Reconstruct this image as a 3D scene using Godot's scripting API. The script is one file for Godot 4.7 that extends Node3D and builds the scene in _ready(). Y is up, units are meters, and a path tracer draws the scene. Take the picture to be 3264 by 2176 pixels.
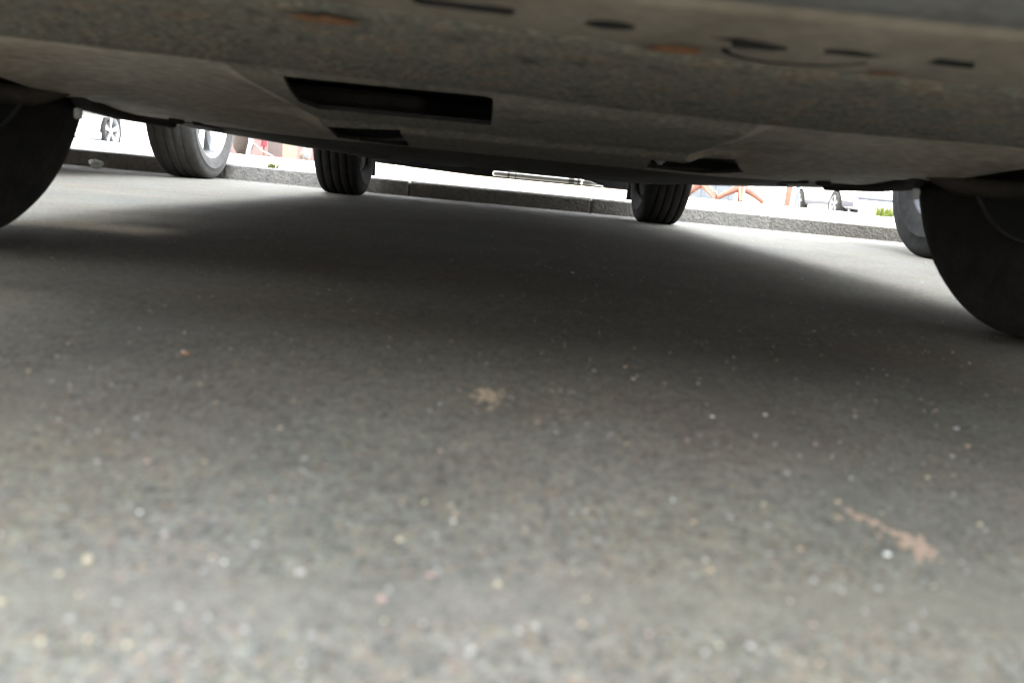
extends Node3D
# Ground-level view beneath a parked car. X is right, D runs away from the camera (z = -D), y is up.

var rng := RandomNumberGenerator.new()
var used := {}

func _ready() -> void:
	rng.seed = 4711
	# ---- camera -----------------------------------------------------------
	var cam := Camera3D.new()
	cam.name = "camera"
	cam.position = Vector3(0, 0.1311, 0)
	cam.basis = Basis(Vector3.UP, -0.0321) * Basis(Vector3.RIGHT, -0.2032) * Basis(Vector3.BACK, 0.0947)
	var att := CameraAttributesPhysical.new()
	att.frustum_focal_length = 27.24
	att.frustum_focus_distance = 4.2
	att.frustum_near = 0.02
	att.frustum_far = 900.0
	att.exposure_aperture = 7.2
	cam.attributes = att
	cam.fov = 47.54
	cam.near = 0.02
	cam.far = 900.0
	cam.current = true
	add_child(cam)
	# ---- sky, sun, exposure ------------------------------------------------
	var sm := ProceduralSkyMaterial.new()
	sm.sky_top_color = Color(0.86, 0.88, 0.91)
	sm.sky_horizon_color = Color(0.91, 0.91, 0.90)
	sm.sky_curve = 0.16
	sm.sky_energy_multiplier = 1.6
	sm.ground_bottom_color = Color(0.25, 0.24, 0.23)
	sm.ground_horizon_color = Color(0.5, 0.5, 0.49)
	var sky := Sky.new()
	sky.sky_material = sm
	var env := Environment.new()
	env.background_mode = Environment.BG_SKY
	env.sky = sky
	env.tonemap_mode = Environment.TONE_MAPPER_LINEAR
	env.tonemap_exposure = 6.9
	env.sdfgi_enabled = true
	env.ssao_enabled = true
	env.ssil_enabled = true
	var we := WorldEnvironment.new()
	we.name = "world_environment"
	we.environment = env
	add_child(we)
	var sun := DirectionalLight3D.new()
	sun.name = "sun"
	sun.light_energy = 0.5
	sun.light_color = Color(1.0, 0.955, 0.89)
	sun.light_angular_distance = 24.0
	sun.shadow_enabled = true
	add_child(sun)
	var az := deg_to_rad(82.0)
	var el := deg_to_rad(42.0)
	sun.look_at_from_position(Vector3(-sin(az) * cos(el), sin(el), -cos(az) * cos(el)) * 50.0, Vector3.ZERO)

	make_materials()
	build_setting()
	build_far_building()
	build_terrace()
	build_own_car()
	build_neighbours()
	build_far_cars()
	build_small_things()

# ======================================================================
# helpers
# ======================================================================
func P(x: float, y: float, d: float) -> Vector3:
	return Vector3(x, y, -d)

func numbered(n: String) -> String:
	if not used.has(n):
		used[n] = 0
		return n
	used[n] += 1
	return "%s_%03d" % [n, used[n]]

func tag(o: Node, label: String, category: String, group := "") -> void:
	o.set_meta("label", label)
	o.set_meta("category", category)
	if group != "":
		o.set_meta("group", group)

func thing(called: String, label: String, category: String, at := Vector3.ZERO, turn := 0.0, group := "") -> Node3D:
	var o := Node3D.new()
	o.name = numbered(called)
	add_child(o)
	o.position = at
	o.rotation.y = turn
	tag(o, label, category, group)
	return o

func mb() -> SurfaceTool:
	var st := SurfaceTool.new()
	st.begin(Mesh.PRIMITIVE_TRIANGLES)
	return st

func finish(st: SurfaceTool) -> ArrayMesh:
	st.generate_normals()
	return st.commit()

func obj(called: String, mesh: Mesh, mat: Material, parent: Node = self, at := Vector3.ZERO) -> MeshInstance3D:
	var o := MeshInstance3D.new()
	o.name = numbered(called) if parent == self else called
	o.mesh = mesh
	o.material_override = mat
	o.position = at
	parent.add_child(o, true)
	return o

func tri(st: SurfaceTool, a: Vector3, b: Vector3, c: Vector3, hint: Vector3) -> void:
	if (b - a).cross(c - a).dot(hint) > 0.0:
		var t := b
		b = c
		c = t
	for p in [a, b, c]:
		st.set_uv(Vector2(p.x, p.z))
		st.add_vertex(p)

func quad(st: SurfaceTool, a: Vector3, b: Vector3, c: Vector3, d: Vector3, hint: Vector3) -> void:
	tri(st, a, b, c, hint)
	tri(st, a, c, d, hint)

# box with chamfered edges; tr places it
func box(st: SurfaceTool, size: Vector3, tr := Transform3D(), bev := 0.0) -> void:
	st.set_smooth_group(-1)
	var h := size * 0.5
	if bev <= 0.0:
		for ax in 3:
			for s in [-1.0, 1.0]:
				var n := Vector3.ZERO
				n[ax] = s
				var u := Vector3.ZERO
				u[(ax + 1) % 3] = h[(ax + 1) % 3]
				var v := Vector3.ZERO
				v[(ax + 2) % 3] = h[(ax + 2) % 3]
				var c: Vector3 = n * h[ax]
				quad(st, tr * (c - u - v), tr * (c + u - v), tr * (c + u + v), tr * (c - u + v), tr.basis * n)
		return
	var b := minf(bev, minf(h.x, minf(h.y, h.z)) * 0.9)
	for ax in 3:
		var a1 := (ax + 1) % 3
		var a2 := (ax + 2) % 3
		for s in [-1.0, 1.0]:
			var n := Vector3.ZERO
			n[ax] = s
			var u := Vector3.ZERO
			u[a1] = h[a1] - b
			var v := Vector3.ZERO
			v[a2] = h[a2] - b
			var c: Vector3 = n * h[ax]
			quad(st, tr * (c - u - v), tr * (c + u - v), tr * (c + u + v), tr * (c - u + v), tr.basis * n)
			for s2 in [-1.0, 1.0]:
				var n2 := Vector3.ZERO
				n2[a1] = s2
				var p1 := Vector3.ZERO
				p1[ax] = s * h[ax]
				p1[a1] = s2 * (h[a1] - b)
				var p2 := Vector3.ZERO
				p2[ax] = s * (h[ax] - b)
				p2[a1] = s2 * h[a1]
				quad(st, tr * (p1 - v), tr * (p2 - v), tr * (p2 + v), tr * (p1 + v), tr.basis * (n + n2))
	for sx in [-1.0, 1.0]:
		for sy in [-1.0, 1.0]:
			for sz in [-1.0, 1.0]:
				var q := Vector3(sx, sy, sz)
				tri(st, tr * (q * Vector3(h.x, h.y - b, h.z - b)), tr * (q * Vector3(h.x - b, h.y, h.z - b)), tr * (q * Vector3(h.x - b, h.y - b, h.z)), tr.basis * q)

func box_at(st: SurfaceTool, c: Vector3, size: Vector3, bev := 0.0, rot := Vector3.ZERO) -> void:
	box(st, size, Transform3D(Basis.from_euler(rot), c), bev)

# tube along points with a radius each
func tube(st: SurfaceTool, pts: Array, rad: Array, n := 10, group := 1) -> void:
	st.set_smooth_group(group)
	var rings := []
	var up := Vector3(0.13, 0.97, 0.2).normalized()
	for i in pts.size():
		var a: Vector3 = pts[maxi(i - 1, 0)]
		var b: Vector3 = pts[mini(i + 1, pts.size() - 1)]
		var t := (b - a).normalized()
		var side := t.cross(up)
		if side.length() < 0.05:
			side = t.cross(Vector3.RIGHT)
		side = side.normalized()
		var nn := side.cross(t).normalized()
		var ring := []
		for k in n:
			var w := TAU * k / n
			ring.append(pts[i] + (side * cos(w) + nn * sin(w)) * float(rad[i]))
		rings.append(ring)
	for i in pts.size() - 1:
		var mid: Vector3 = (pts[i] + pts[i + 1]) * 0.5
		for k in n:
			var k2 := (k + 1) % n
			var c: Vector3 = (rings[i][k] + rings[i][k2] + rings[i + 1][k2] + rings[i + 1][k]) * 0.25
			quad(st, rings[i][k], rings[i][k2], rings[i + 1][k2], rings[i + 1][k], c - mid)
	st.set_smooth_group(-1)
	var e := pts.size() - 1
	for k in n:
		tri(st, pts[0], rings[0][k], rings[0][(k + 1) % n], pts[0] - pts[1])
		tri(st, pts[e], rings[e][k], rings[e][(k + 1) % n], pts[e] - pts[e - 1])

# surface of revolution about the X axis; profile of Vector2(x, r), outward = left of travel when x grows
func lathe_x(st: SurfaceTool, prof: Array, n: int, flip := 1.0, smooth := true) -> void:
	for i in prof.size() - 1:
		var a: Vector2 = prof[i]
		var b: Vector2 = prof[i + 1]
		if a.distance_to(b) < 1e-6:
			continue
		st.set_smooth_group(2 if smooth else 10 + i)
		var d := b - a
		var nx := -d.y * flip
		var nr := d.x * flip
		for k in n:
			var w0 := TAU * k / n
			var w1 := TAU * (k + 1) / n
			var wm := (w0 + w1) * 0.5
			var hint := Vector3(nx, nr * cos(wm), nr * sin(wm))
			var p0 := Vector3(a.x, a.y * cos(w0), a.y * sin(w0))
			var p1 := Vector3(a.x, a.y * cos(w1), a.y * sin(w1))
			var p2 := Vector3(b.x, b.y * cos(w1), b.y * sin(w1))
			var p3 := Vector3(b.x, b.y * cos(w0), b.y * sin(w0))
			if a.y < 1e-6:
				tri(st, p0, p2, p3, hint)
			elif b.y < 1e-6:
				tri(st, p0, p1, p2, hint)
			else:
				quad(st, p0, p1, p2, p3, hint)

# lathe about the vertical axis, profile Vector2(r, y) going up on the outside
func lathe_y(st: SurfaceTool, prof: Array, n: int, at := Vector3.ZERO, sx := 1.0) -> void:
	st.set_smooth_group(3)
	for i in prof.size() - 1:
		var a: Vector2 = prof[i]
		var b: Vector2 = prof[i + 1]
		var d := b - a
		for k in n:
			var w0 := TAU * k / n
			var w1 := TAU * (k + 1) / n
			var wm := (w0 + w1) * 0.5
			var hint := Vector3(d.y * cos(wm), -d.x, d.y * sin(wm))
			var p0 := at + Vector3(a.x * cos(w0) * sx, a.y, a.x * sin(w0))
			var p1 := at + Vector3(a.x * cos(w1) * sx, a.y, a.x * sin(w1))
			var p2 := at + Vector3(b.x * cos(w1) * sx, b.y, b.x * sin(w1))
			var p3 := at + Vector3(b.x * cos(w0) * sx, b.y, b.x * sin(w0))
			if a.x < 1e-6:
				tri(st, p0, p2, p3, hint)
			elif b.x < 1e-6:
				tri(st, p0, p1, p2, hint)
			else:
				quad(st, p0, p1, p2, p3, hint)

# closed prism over a polygon of (X, D), from y0 to y1
func prism_up(poly: PackedVector2Array, y0: float, y1: float) -> ArrayMesh:
	var st := mb()
	st.set_smooth_group(-1)
	var c := Vector2.ZERO
	for q in poly:
		c += q / poly.size()
	var ids := Geometry2D.triangulate_polygon(poly)
	for i in range(0, ids.size(), 3):
		var a := poly[ids[i]]
		var b := poly[ids[i + 1]]
		var e := poly[ids[i + 2]]
		tri(st, P(a.x, y1, a.y), P(b.x, y1, b.y), P(e.x, y1, e.y), Vector3.UP)
		tri(st, P(a.x, y0, a.y), P(b.x, y0, b.y), P(e.x, y0, e.y), Vector3.DOWN)
	var cw := Geometry2D.is_polygon_clockwise(poly)
	for i in poly.size():
		var a := poly[i]
		var b := poly[(i + 1) % poly.size()]
		var d := b - a
		var n := Vector2(d.y, -d.x) * (-1.0 if cw else 1.0)
		quad(st, P(a.x, y0, a.y), P(b.x, y0, b.y), P(b.x, y1, b.y), P(a.x, y1, a.y), Vector3(n.x, 0, -n.y))
	return finish(st)

# closed prism over a polygon of (X, y), from d0 to d1
func prism_along(pl: Array, d0: float, d1: float) -> ArrayMesh:
	var st := mb()
	st.set_smooth_group(-1)
	var poly := PackedVector2Array(pl)
	var ids := Geometry2D.triangulate_polygon(poly)
	for i in range(0, ids.size(), 3):
		var a := poly[ids[i]]
		var b := poly[ids[i + 1]]
		var e := poly[ids[i + 2]]
		tri(st, P(a.x, a.y, d1), P(b.x, b.y, d1), P(e.x, e.y, d1), Vector3.FORWARD)
		tri(st, P(a.x, a.y, d0), P(b.x, b.y, d0), P(e.x, e.y, d0), Vector3.BACK)
	var cw := Geometry2D.is_polygon_clockwise(poly)
	for i in poly.size():
		var a := poly[i]
		var b := poly[(i + 1) % poly.size()]
		var d := b - a
		var n := Vector2(d.y, -d.x) * (-1.0 if cw else 1.0)
		quad(st, P(a.x, a.y, d0), P(b.x, b.y, d0), P(b.x, b.y, d1), P(a.x, a.y, d1), Vector3(n.x, n.y, 0))
	return finish(st)

func ellipse(cx: float, cd: float, rx: float, rd: float, n := 18) -> PackedVector2Array:
	var o := PackedVector2Array()
	for k in n:
		o.append(Vector2(cx + rx * cos(TAU * k / n), cd + rd * sin(TAU * k / n)))
	return o

# closed slab whose underside follows f(d, s) -> Vector2(x, y); smooth below
func slab(ds: Array, ss: Array, f: Callable, thick: float) -> ArrayMesh:
	var st := mb()
	var lo := []
	var hi := []
	for d in ds:
		var r := []
		var r2 := []
		for s in ss:
			var got = f.call(d, s)
			var q: Vector3 = got if got is Vector3 else Vector3(got.x, got.y, -1.0)
			r.append(P(q.x, q.y, q.z if q.z > 0.0 else float(d)))
			r2.append(P(q.x, q.y + thick, q.z if q.z > 0.0 else float(d)))
		lo.append(r)
		hi.append(r2)
	var nd := ds.size() - 1
	var ns := ss.size() - 1
	for i in nd:
		for k in ns:
			st.set_smooth_group(1)
			quad(st, lo[i][k], lo[i][k + 1], lo[i + 1][k + 1], lo[i + 1][k], Vector3.DOWN)
			st.set_smooth_group(2)
			quad(st, hi[i][k], hi[i][k + 1], hi[i + 1][k + 1], hi[i + 1][k], Vector3.UP)
	st.set_smooth_group(-1)
	for i in nd:
		quad(st, lo[i][0], lo[i + 1][0], hi[i + 1][0], hi[i][0], Vector3.LEFT)
		quad(st, lo[i][ns], lo[i + 1][ns], hi[i + 1][ns], hi[i][ns], Vector3.RIGHT)
	for k in ns:
		quad(st, lo[0][k], lo[0][k + 1], hi[0][k + 1], hi[0][k], Vector3.BACK)
		quad(st, lo[nd][k], lo[nd][k + 1], hi[nd][k + 1], hi[nd][k], Vector3.FORWARD)
	return finish(st)

func csg(called: String, base: Mesh, mat: Material, cuts: Array, cutmat: Material, parent: Node) -> CSGCombiner3D:
	var c := CSGCombiner3D.new()
	c.name = called
	parent.add_child(c, true)
	var m := CSGMesh3D.new()
	m.name = "solid"
	m.mesh = base
	m.material = mat
	c.add_child(m, true)
	for cut in cuts:
		var k := CSGMesh3D.new()
		k.name = "cut"
		k.mesh = cut
		k.material = cutmat
		k.operation = CSGShape3D.OPERATION_SUBTRACTION
		c.add_child(k, true)
	return c

func lut(tab: Array, x: float) -> float:      # [[x, y], ...] smooth interpolation
	if x <= tab[0][0]:
		return tab[0][1]
	for i in tab.size() - 1:
		if x <= tab[i + 1][0]:
			var t: float = (x - tab[i][0]) / (tab[i + 1][0] - tab[i][0])
			return lerpf(tab[i][1], tab[i + 1][1], t)
	return tab[tab.size() - 1][1]

func frange(a: float, b: float, n: int) -> Array:
	var o := []
	for i in n + 1:
		o.append(lerpf(a, b, float(i) / n))
	return o

# ======================================================================
# materials
# ======================================================================
var M := {}

func mat(lin: Color, rough := 0.8, metal := 0.0, spec := 0.5) -> StandardMaterial3D:
	var m := StandardMaterial3D.new()
	m.albedo_color = lin.linear_to_srgb()
	m.roughness = rough
	m.metallic = metal
	m.metallic_specular = spec
	return m

func noise(kind: int, freq: float, seed_: int, oct := 1) -> FastNoiseLite:
	var n := FastNoiseLite.new()
	n.noise_type = kind
	n.frequency = freq
	n.seed = seed_
	if oct > 1:
		n.fractal_type = FastNoiseLite.FRACTAL_FBM
		n.fractal_octaves = oct
	else:
		n.fractal_type = FastNoiseLite.FRACTAL_NONE
	return n

func grey_bytes(n: FastNoiseLite, size: int) -> PackedByteArray:
	var im := n.get_seamless_image(size, size)
	im.convert(Image.FORMAT_L8)
	return im.get_data()

# mottled surface: colours picked along noise between stops, plus fine grain
func mottled(size: int, cols: Array, f1: float, f2: float, grain: float, sd: int) -> ImageTexture:
	var a := grey_bytes(noise(FastNoiseLite.TYPE_SIMPLEX_SMOOTH, f1, sd, 3), size)
	var b := grey_bytes(noise(FastNoiseLite.TYPE_SIMPLEX_SMOOTH, f2, sd + 7, 3), size)
	var data := PackedByteArray()
	data.resize(size * size * 3)
	var tabr := PackedByteArray()
	tabr.resize(256 * 3)
	for i in 256:
		var t: float = clampf((i / 255.0 - 0.12) / 0.76, 0, 0.9999) * (cols.size() - 1)
		var c: Color = cols[int(t)].lerp(cols[int(t) + 1], t - int(t))
		c = c.linear_to_srgb()
		tabr[i * 3] = int(c.r * 255)
		tabr[i * 3 + 1] = int(c.g * 255)
		tabr[i * 3 + 2] = int(c.b * 255)
	for i in size * size:
		var k := a[i] * 3
		var g := 1.0 + grain * (b[i] / 127.5 - 1.0)
		data[i * 3] = mini(int(tabr[k] * g), 255)
		data[i * 3 + 1] = mini(int(tabr[k + 1] * g), 255)
		data[i * 3 + 2] = mini(int(tabr[k + 2] * g), 255)
	var im := Image.create_from_data(size, size, false, Image.FORMAT_RGB8, data)
	im.generate_mipmaps()
	return ImageTexture.create_from_image(im)

func bump(size: int, f: float, sd: int, strength: float, kind := FastNoiseLite.TYPE_SIMPLEX_SMOOTH) -> ImageTexture:
	var im := noise(kind, f, sd, 3).get_seamless_image(size, size)
	im.convert(Image.FORMAT_RGBA8)
	im.bump_map_to_normal_map(strength)
	im.generate_mipmaps()
	return ImageTexture.create_from_image(im)

func textured(tex: Texture2D, metres: float, rough := 0.9, nrm: Texture2D = null, depth := 1.0) -> StandardMaterial3D:
	var m := StandardMaterial3D.new()
	m.albedo_texture = tex
	m.roughness = rough
	m.uv1_triplanar = true
	m.uv1_world_triplanar = true
	m.uv1_scale = Vector3.ONE / metres
	if nrm:
		m.normal_enabled = true
		m.normal_texture = nrm
		m.normal_scale = depth
	return m

func asphalt_textures() -> Array:
	# 1 m tile: crushed stone of several sizes and tones in a dark binder
	var size := 2048
	var big := noise(FastNoiseLite.TYPE_CELLULAR, 0.085, 21)
	big.cellular_return_type = FastNoiseLite.RETURN_CELL_VALUE
	big.cellular_jitter = 1.0
	var edge := noise(FastNoiseLite.TYPE_CELLULAR, 0.085, 21)
	edge.cellular_return_type = FastNoiseLite.RETURN_DISTANCE2_SUB
	edge.cellular_jitter = 1.0
	var small := noise(FastNoiseLite.TYPE_CELLULAR, 0.21, 45)
	small.cellular_return_type = FastNoiseLite.RETURN_CELL_VALUE
	var v1 := grey_bytes(big, size)
	var e1 := grey_bytes(edge, size)
	var v2 := grey_bytes(small, size)
	var soft := grey_bytes(noise(FastNoiseLite.TYPE_SIMPLEX_SMOOTH, 0.012, 5, 3), size)
	var data := PackedByteArray()
	data.resize(size * size * 3)
	var hgt := PackedByteArray()
	hgt.resize(size * size)
	# tone by stone value: most stones grey, some tan, pink, pale or black
	var ramp := PackedFloat32Array()
	ramp.resize(256 * 3)
	for i in 256:
		var r := RandomNumberGenerator.new()
		r.seed = 900 + i
		var g := r.randf_range(0.115, 0.165)
		var c := Color(g, g * 0.985, g * 0.895)
		var pick := r.randf()
		if pick < 0.10:
			c = Color(0.21, 0.165, 0.12)
		elif pick < 0.16:
			c = Color(0.20, 0.14, 0.115)
		elif pick < 0.22:
			c = Color(0.23, 0.23, 0.21)
		elif pick < 0.40:
			c = Color(0.05, 0.049, 0.044)
		elif pick < 0.50:
			c = Color(0.145, 0.14, 0.10)
		ramp[i * 3] = c.r
		ramp[i * 3 + 1] = c.g
		ramp[i * 3 + 2] = c.b
	var gam := PackedByteArray()
	gam.resize(1024)
	for i in 1024:
		gam[i] = int(clampf(Color(i / 1023.0, 0, 0).linear_to_srgb().r, 0, 1) * 255)
	for i in size * size:
		var k := v1[i] * 3
		var s := v2[i] * 3
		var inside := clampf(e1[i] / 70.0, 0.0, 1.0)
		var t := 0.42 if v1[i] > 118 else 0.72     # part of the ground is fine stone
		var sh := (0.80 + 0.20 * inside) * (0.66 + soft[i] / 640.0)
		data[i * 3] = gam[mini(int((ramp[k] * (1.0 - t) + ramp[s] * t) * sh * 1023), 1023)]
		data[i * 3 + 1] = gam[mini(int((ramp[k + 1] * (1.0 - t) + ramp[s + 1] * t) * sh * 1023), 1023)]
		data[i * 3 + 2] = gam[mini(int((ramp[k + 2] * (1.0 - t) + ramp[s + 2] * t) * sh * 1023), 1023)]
		hgt[i] = int(clampf(inside * 150.0 + v2[i] * 0.4, 0, 255))
	var im := Image.create_from_data(size, size, false, Image.FORMAT_RGB8, data)
	var hn := Image.create_from_data(size, size, false, Image.FORMAT_L8, hgt)
	hn.convert(Image.FORMAT_RGBA8)
	hn.bump_map_to_normal_map(2.5)
	return [ImageTexture.create_from_image(im), ImageTexture.create_from_image(hn)]

func make_materials() -> void:
	var asp := asphalt_textures()
	var a := StandardMaterial3D.new()
	a.albedo_texture = asp[0]
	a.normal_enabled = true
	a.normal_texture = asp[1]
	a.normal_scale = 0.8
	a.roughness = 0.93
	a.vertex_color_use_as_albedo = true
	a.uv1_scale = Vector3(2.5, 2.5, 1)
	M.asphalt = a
	var concrete_n := bump(512, 0.05, 61, 4.0)
	M.pavement = textured(mottled(512, [Color(0.30, 0.29, 0.27), Color(0.38, 0.37, 0.345), Color(0.43, 0.42, 0.39)], 0.01, 0.12, 0.12, 31), 1.7, 0.95, concrete_n, 0.6)
	M.kerb = []
	for i in 3:
		var g: float = [0.0, 0.03, -0.025][i]
		M.kerb.append(textured(mottled(512, [Color(0.14 + g, 0.137 + g, 0.127 + g), Color(0.20 + g, 0.196 + g, 0.18 + g), Color(0.22 + g, 0.205 + g, 0.18 + g), Color(0.245 + g, 0.243 + g, 0.23 + g)], 0.02 + 0.004 * i, 0.22, 0.30, 71 + i), 0.55, 0.95, concrete_n, 1.0))
	M.render_wall = textured(mottled(512, [Color(0.66, 0.64, 0.60), Color(0.74, 0.72, 0.68)], 0.01, 0.1, 0.05, 81), 3.0, 0.9)
	M.blocker_brick = textured(mottled(256, [Color(0.07, 0.045, 0.035), Color(0.12, 0.075, 0.06)], 0.02, 0.1, 0.1, 86), 1.2, 0.9)
	M.pink_wall = textured(mottled(256, [Color(0.12, 0.062, 0.055), Color(0.155, 0.09, 0.08)], 0.02, 0.1, 0.06, 84), 0.9, 0.85)
	M.felt = textured(mottled(512, [Color(0.10, 0.10, 0.086), Color(0.20, 0.183, 0.15), Color(0.145, 0.152, 0.128), Color(0.235, 0.205, 0.16), Color(0.19, 0.14, 0.098)], 0.016, 0.09, 0.34, 91), 0.36, 1.0, bump(512, 0.06, 93, 3.0), 0.8)
	M.dusty_plastic = textured(mottled(512, [Color(0.20, 0.175, 0.14), Color(0.27, 0.24, 0.195), Color(0.31, 0.28, 0.23)], 0.012, 0.09, 0.12, 95), 0.7, 0.62, bump(256, 0.02, 96, 1.2), 0.4)
	M.lip = textured(mottled(256, [Color(0.13, 0.13, 0.125), Color(0.21, 0.215, 0.215), Color(0.17, 0.165, 0.155)], 0.02, 0.1, 0.2, 131), 0.25, 0.6)
	M.tray = textured(mottled(512, [Color(0.40, 0.36, 0.30), Color(0.56, 0.505, 0.425), Color(0.52, 0.47, 0.395), Color(0.62, 0.56, 0.475)], 0.011, 0.07, 0.16, 97), 0.8, 0.55, bump(256, 0.015, 98, 1.2), 0.4)
	M.pan = textured(mottled(512, [Color(0.20, 0.19, 0.165), Color(0.32, 0.295, 0.25), Color(0.265, 0.26, 0.225), Color(0.36, 0.33, 0.28)], 0.014, 0.09, 0.22, 197), 0.5, 0.8, bump(256, 0.03, 198, 2.0), 0.6)
	M.belly = textured(mottled(256, [Color(0.07, 0.066, 0.058), Color(0.11, 0.10, 0.088)], 0.015, 0.1, 0.2, 99), 0.6, 0.75)
	M.liner = mat(Color(0.012, 0.012, 0.012), 0.9)
	M.rubber = textured(mottled(256, [Color(0.016, 0.016, 0.016), Color(0.030, 0.029, 0.027)], 0.02, 0.12, 0.2, 101), 0.3, 0.72)
	M.rubber_dusty = textured(mottled(256, [Color(0.035, 0.034, 0.031), Color(0.065, 0.062, 0.056)], 0.02, 0.12, 0.25, 103), 0.3, 0.85)
	M.alloy = mat(Color(0.62, 0.63, 0.64), 0.28, 0.85)
	M.alloy_far = mat(Color(0.17, 0.17, 0.175), 0.45, 0.3)
	M.alloy_dull = mat(Color(0.36, 0.36, 0.36), 0.45, 0.8)
	M.rubber.metallic_specular = 0.25
	M.rubber.roughness = 0.9
	M.steel = mat(Color(0.20, 0.19, 0.18), 0.55, 0.6)
	M.rust = textured(mottled(256, [Color(0.16, 0.09, 0.05), Color(0.30, 0.14, 0.06), Color(0.22, 0.13, 0.08)], 0.03, 0.15, 0.25, 105), 0.25, 0.9)
	M.rusty_arm = textured(mottled(256, [Color(0.020, 0.017, 0.014), Color(0.036, 0.029, 0.023)], 0.03, 0.15, 0.25, 106), 0.2, 0.85)
	M.galv = mat(Color(0.42, 0.44, 0.45), 0.6, 0.1)
	M.exhaust = mat(Color(0.62, 0.61, 0.57), 0.30, 0.75)
	M.paint_dark = mat(Color(0.05, 0.055, 0.065), 0.28, 0.35)
	M.paint_dark.clearcoat_enabled = true
	M.paint_dark.clearcoat = 0.8
	M.paint_grey = mat(Color(0.22, 0.225, 0.23), 0.3, 0.5)
	M.paint_grey.clearcoat_enabled = true
	M.paint_white = mat(Color(0.80, 0.80, 0.79), 0.3)
	M.paint_white.clearcoat_enabled = true
	M.glass = mat(Color(0.015, 0.018, 0.02), 0.06)
	M.cladding = mat(Color(0.045, 0.047, 0.055), 0.6)
	M.lens = mat(Color(0.7, 0.72, 0.74), 0.08, 0.3)
	M.red_lens = mat(Color(0.35, 0.02, 0.02), 0.12)
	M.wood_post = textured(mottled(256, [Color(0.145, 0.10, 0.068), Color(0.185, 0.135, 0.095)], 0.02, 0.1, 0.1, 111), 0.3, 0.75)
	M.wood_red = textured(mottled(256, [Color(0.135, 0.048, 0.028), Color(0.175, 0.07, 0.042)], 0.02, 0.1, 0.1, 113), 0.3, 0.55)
	M.white_metal = mat(Color(0.62, 0.63, 0.62), 0.45)
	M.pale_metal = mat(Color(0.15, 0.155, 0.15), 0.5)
	M.grey_panel = mat(Color(0.10, 0.113, 0.125), 0.5)
	M.yellow = mat(Color(0.42, 0.21, 0.012), 0.5)
	M.black_print = mat(Color(0.03, 0.025, 0.02), 0.6)
	M.red_cloth = mat(Color(0.16, 0.022, 0.03), 0.85)
	M.brown_basket = textured(mottled(256, [Color(0.022, 0.015, 0.011), Color(0.05, 0.036, 0.026)], 0.05, 0.2, 0.3, 115), 0.25, 0.95)
	M.blue = mat(Color(0.05, 0.07, 0.20), 0.5)
	M.beige = mat(Color(0.42, 0.34, 0.24), 0.8)
	M.leaf = mat(Color(0.088, 0.11, 0.012), 0.6)
	M.leaf.backlight_enabled = true
	M.leaf.backlight = Color(0.15, 0.18, 0.02)
	M.dry = mat(Color(0.205, 0.152, 0.112), 0.95)
	M.tan_flake = mat(Color(0.25, 0.20, 0.14), 0.95)
	M.orange_flake = mat(Color(0.42, 0.20, 0.08), 0.8)
	M.paper = mat(Color(0.62, 0.66, 0.62), 0.8)
	var gr := StandardMaterial3D.new()
	gr.vertex_color_use_as_albedo = true
	gr.roughness = 0.6
	M.grit = gr

# ======================================================================
# setting
# ======================================================================
func ramp_lines(parts: Array) -> Array:
	var o := []
	for p in parts:
		for i in p[2]:
			o.append(lerpf(p[0], p[1], float(i) / p[2]))
	o.append(parts[parts.size() - 1][1])
	return o

const KERB_D := 4.30
const KERB_H := 0.077

func ground_height(d: float) -> float:
	return lut([[4.3, 0.0765], [7.2, 0.140], [9.75, 0.140], [9.9, 0.005], [70.0, 0.0]], d)

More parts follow.
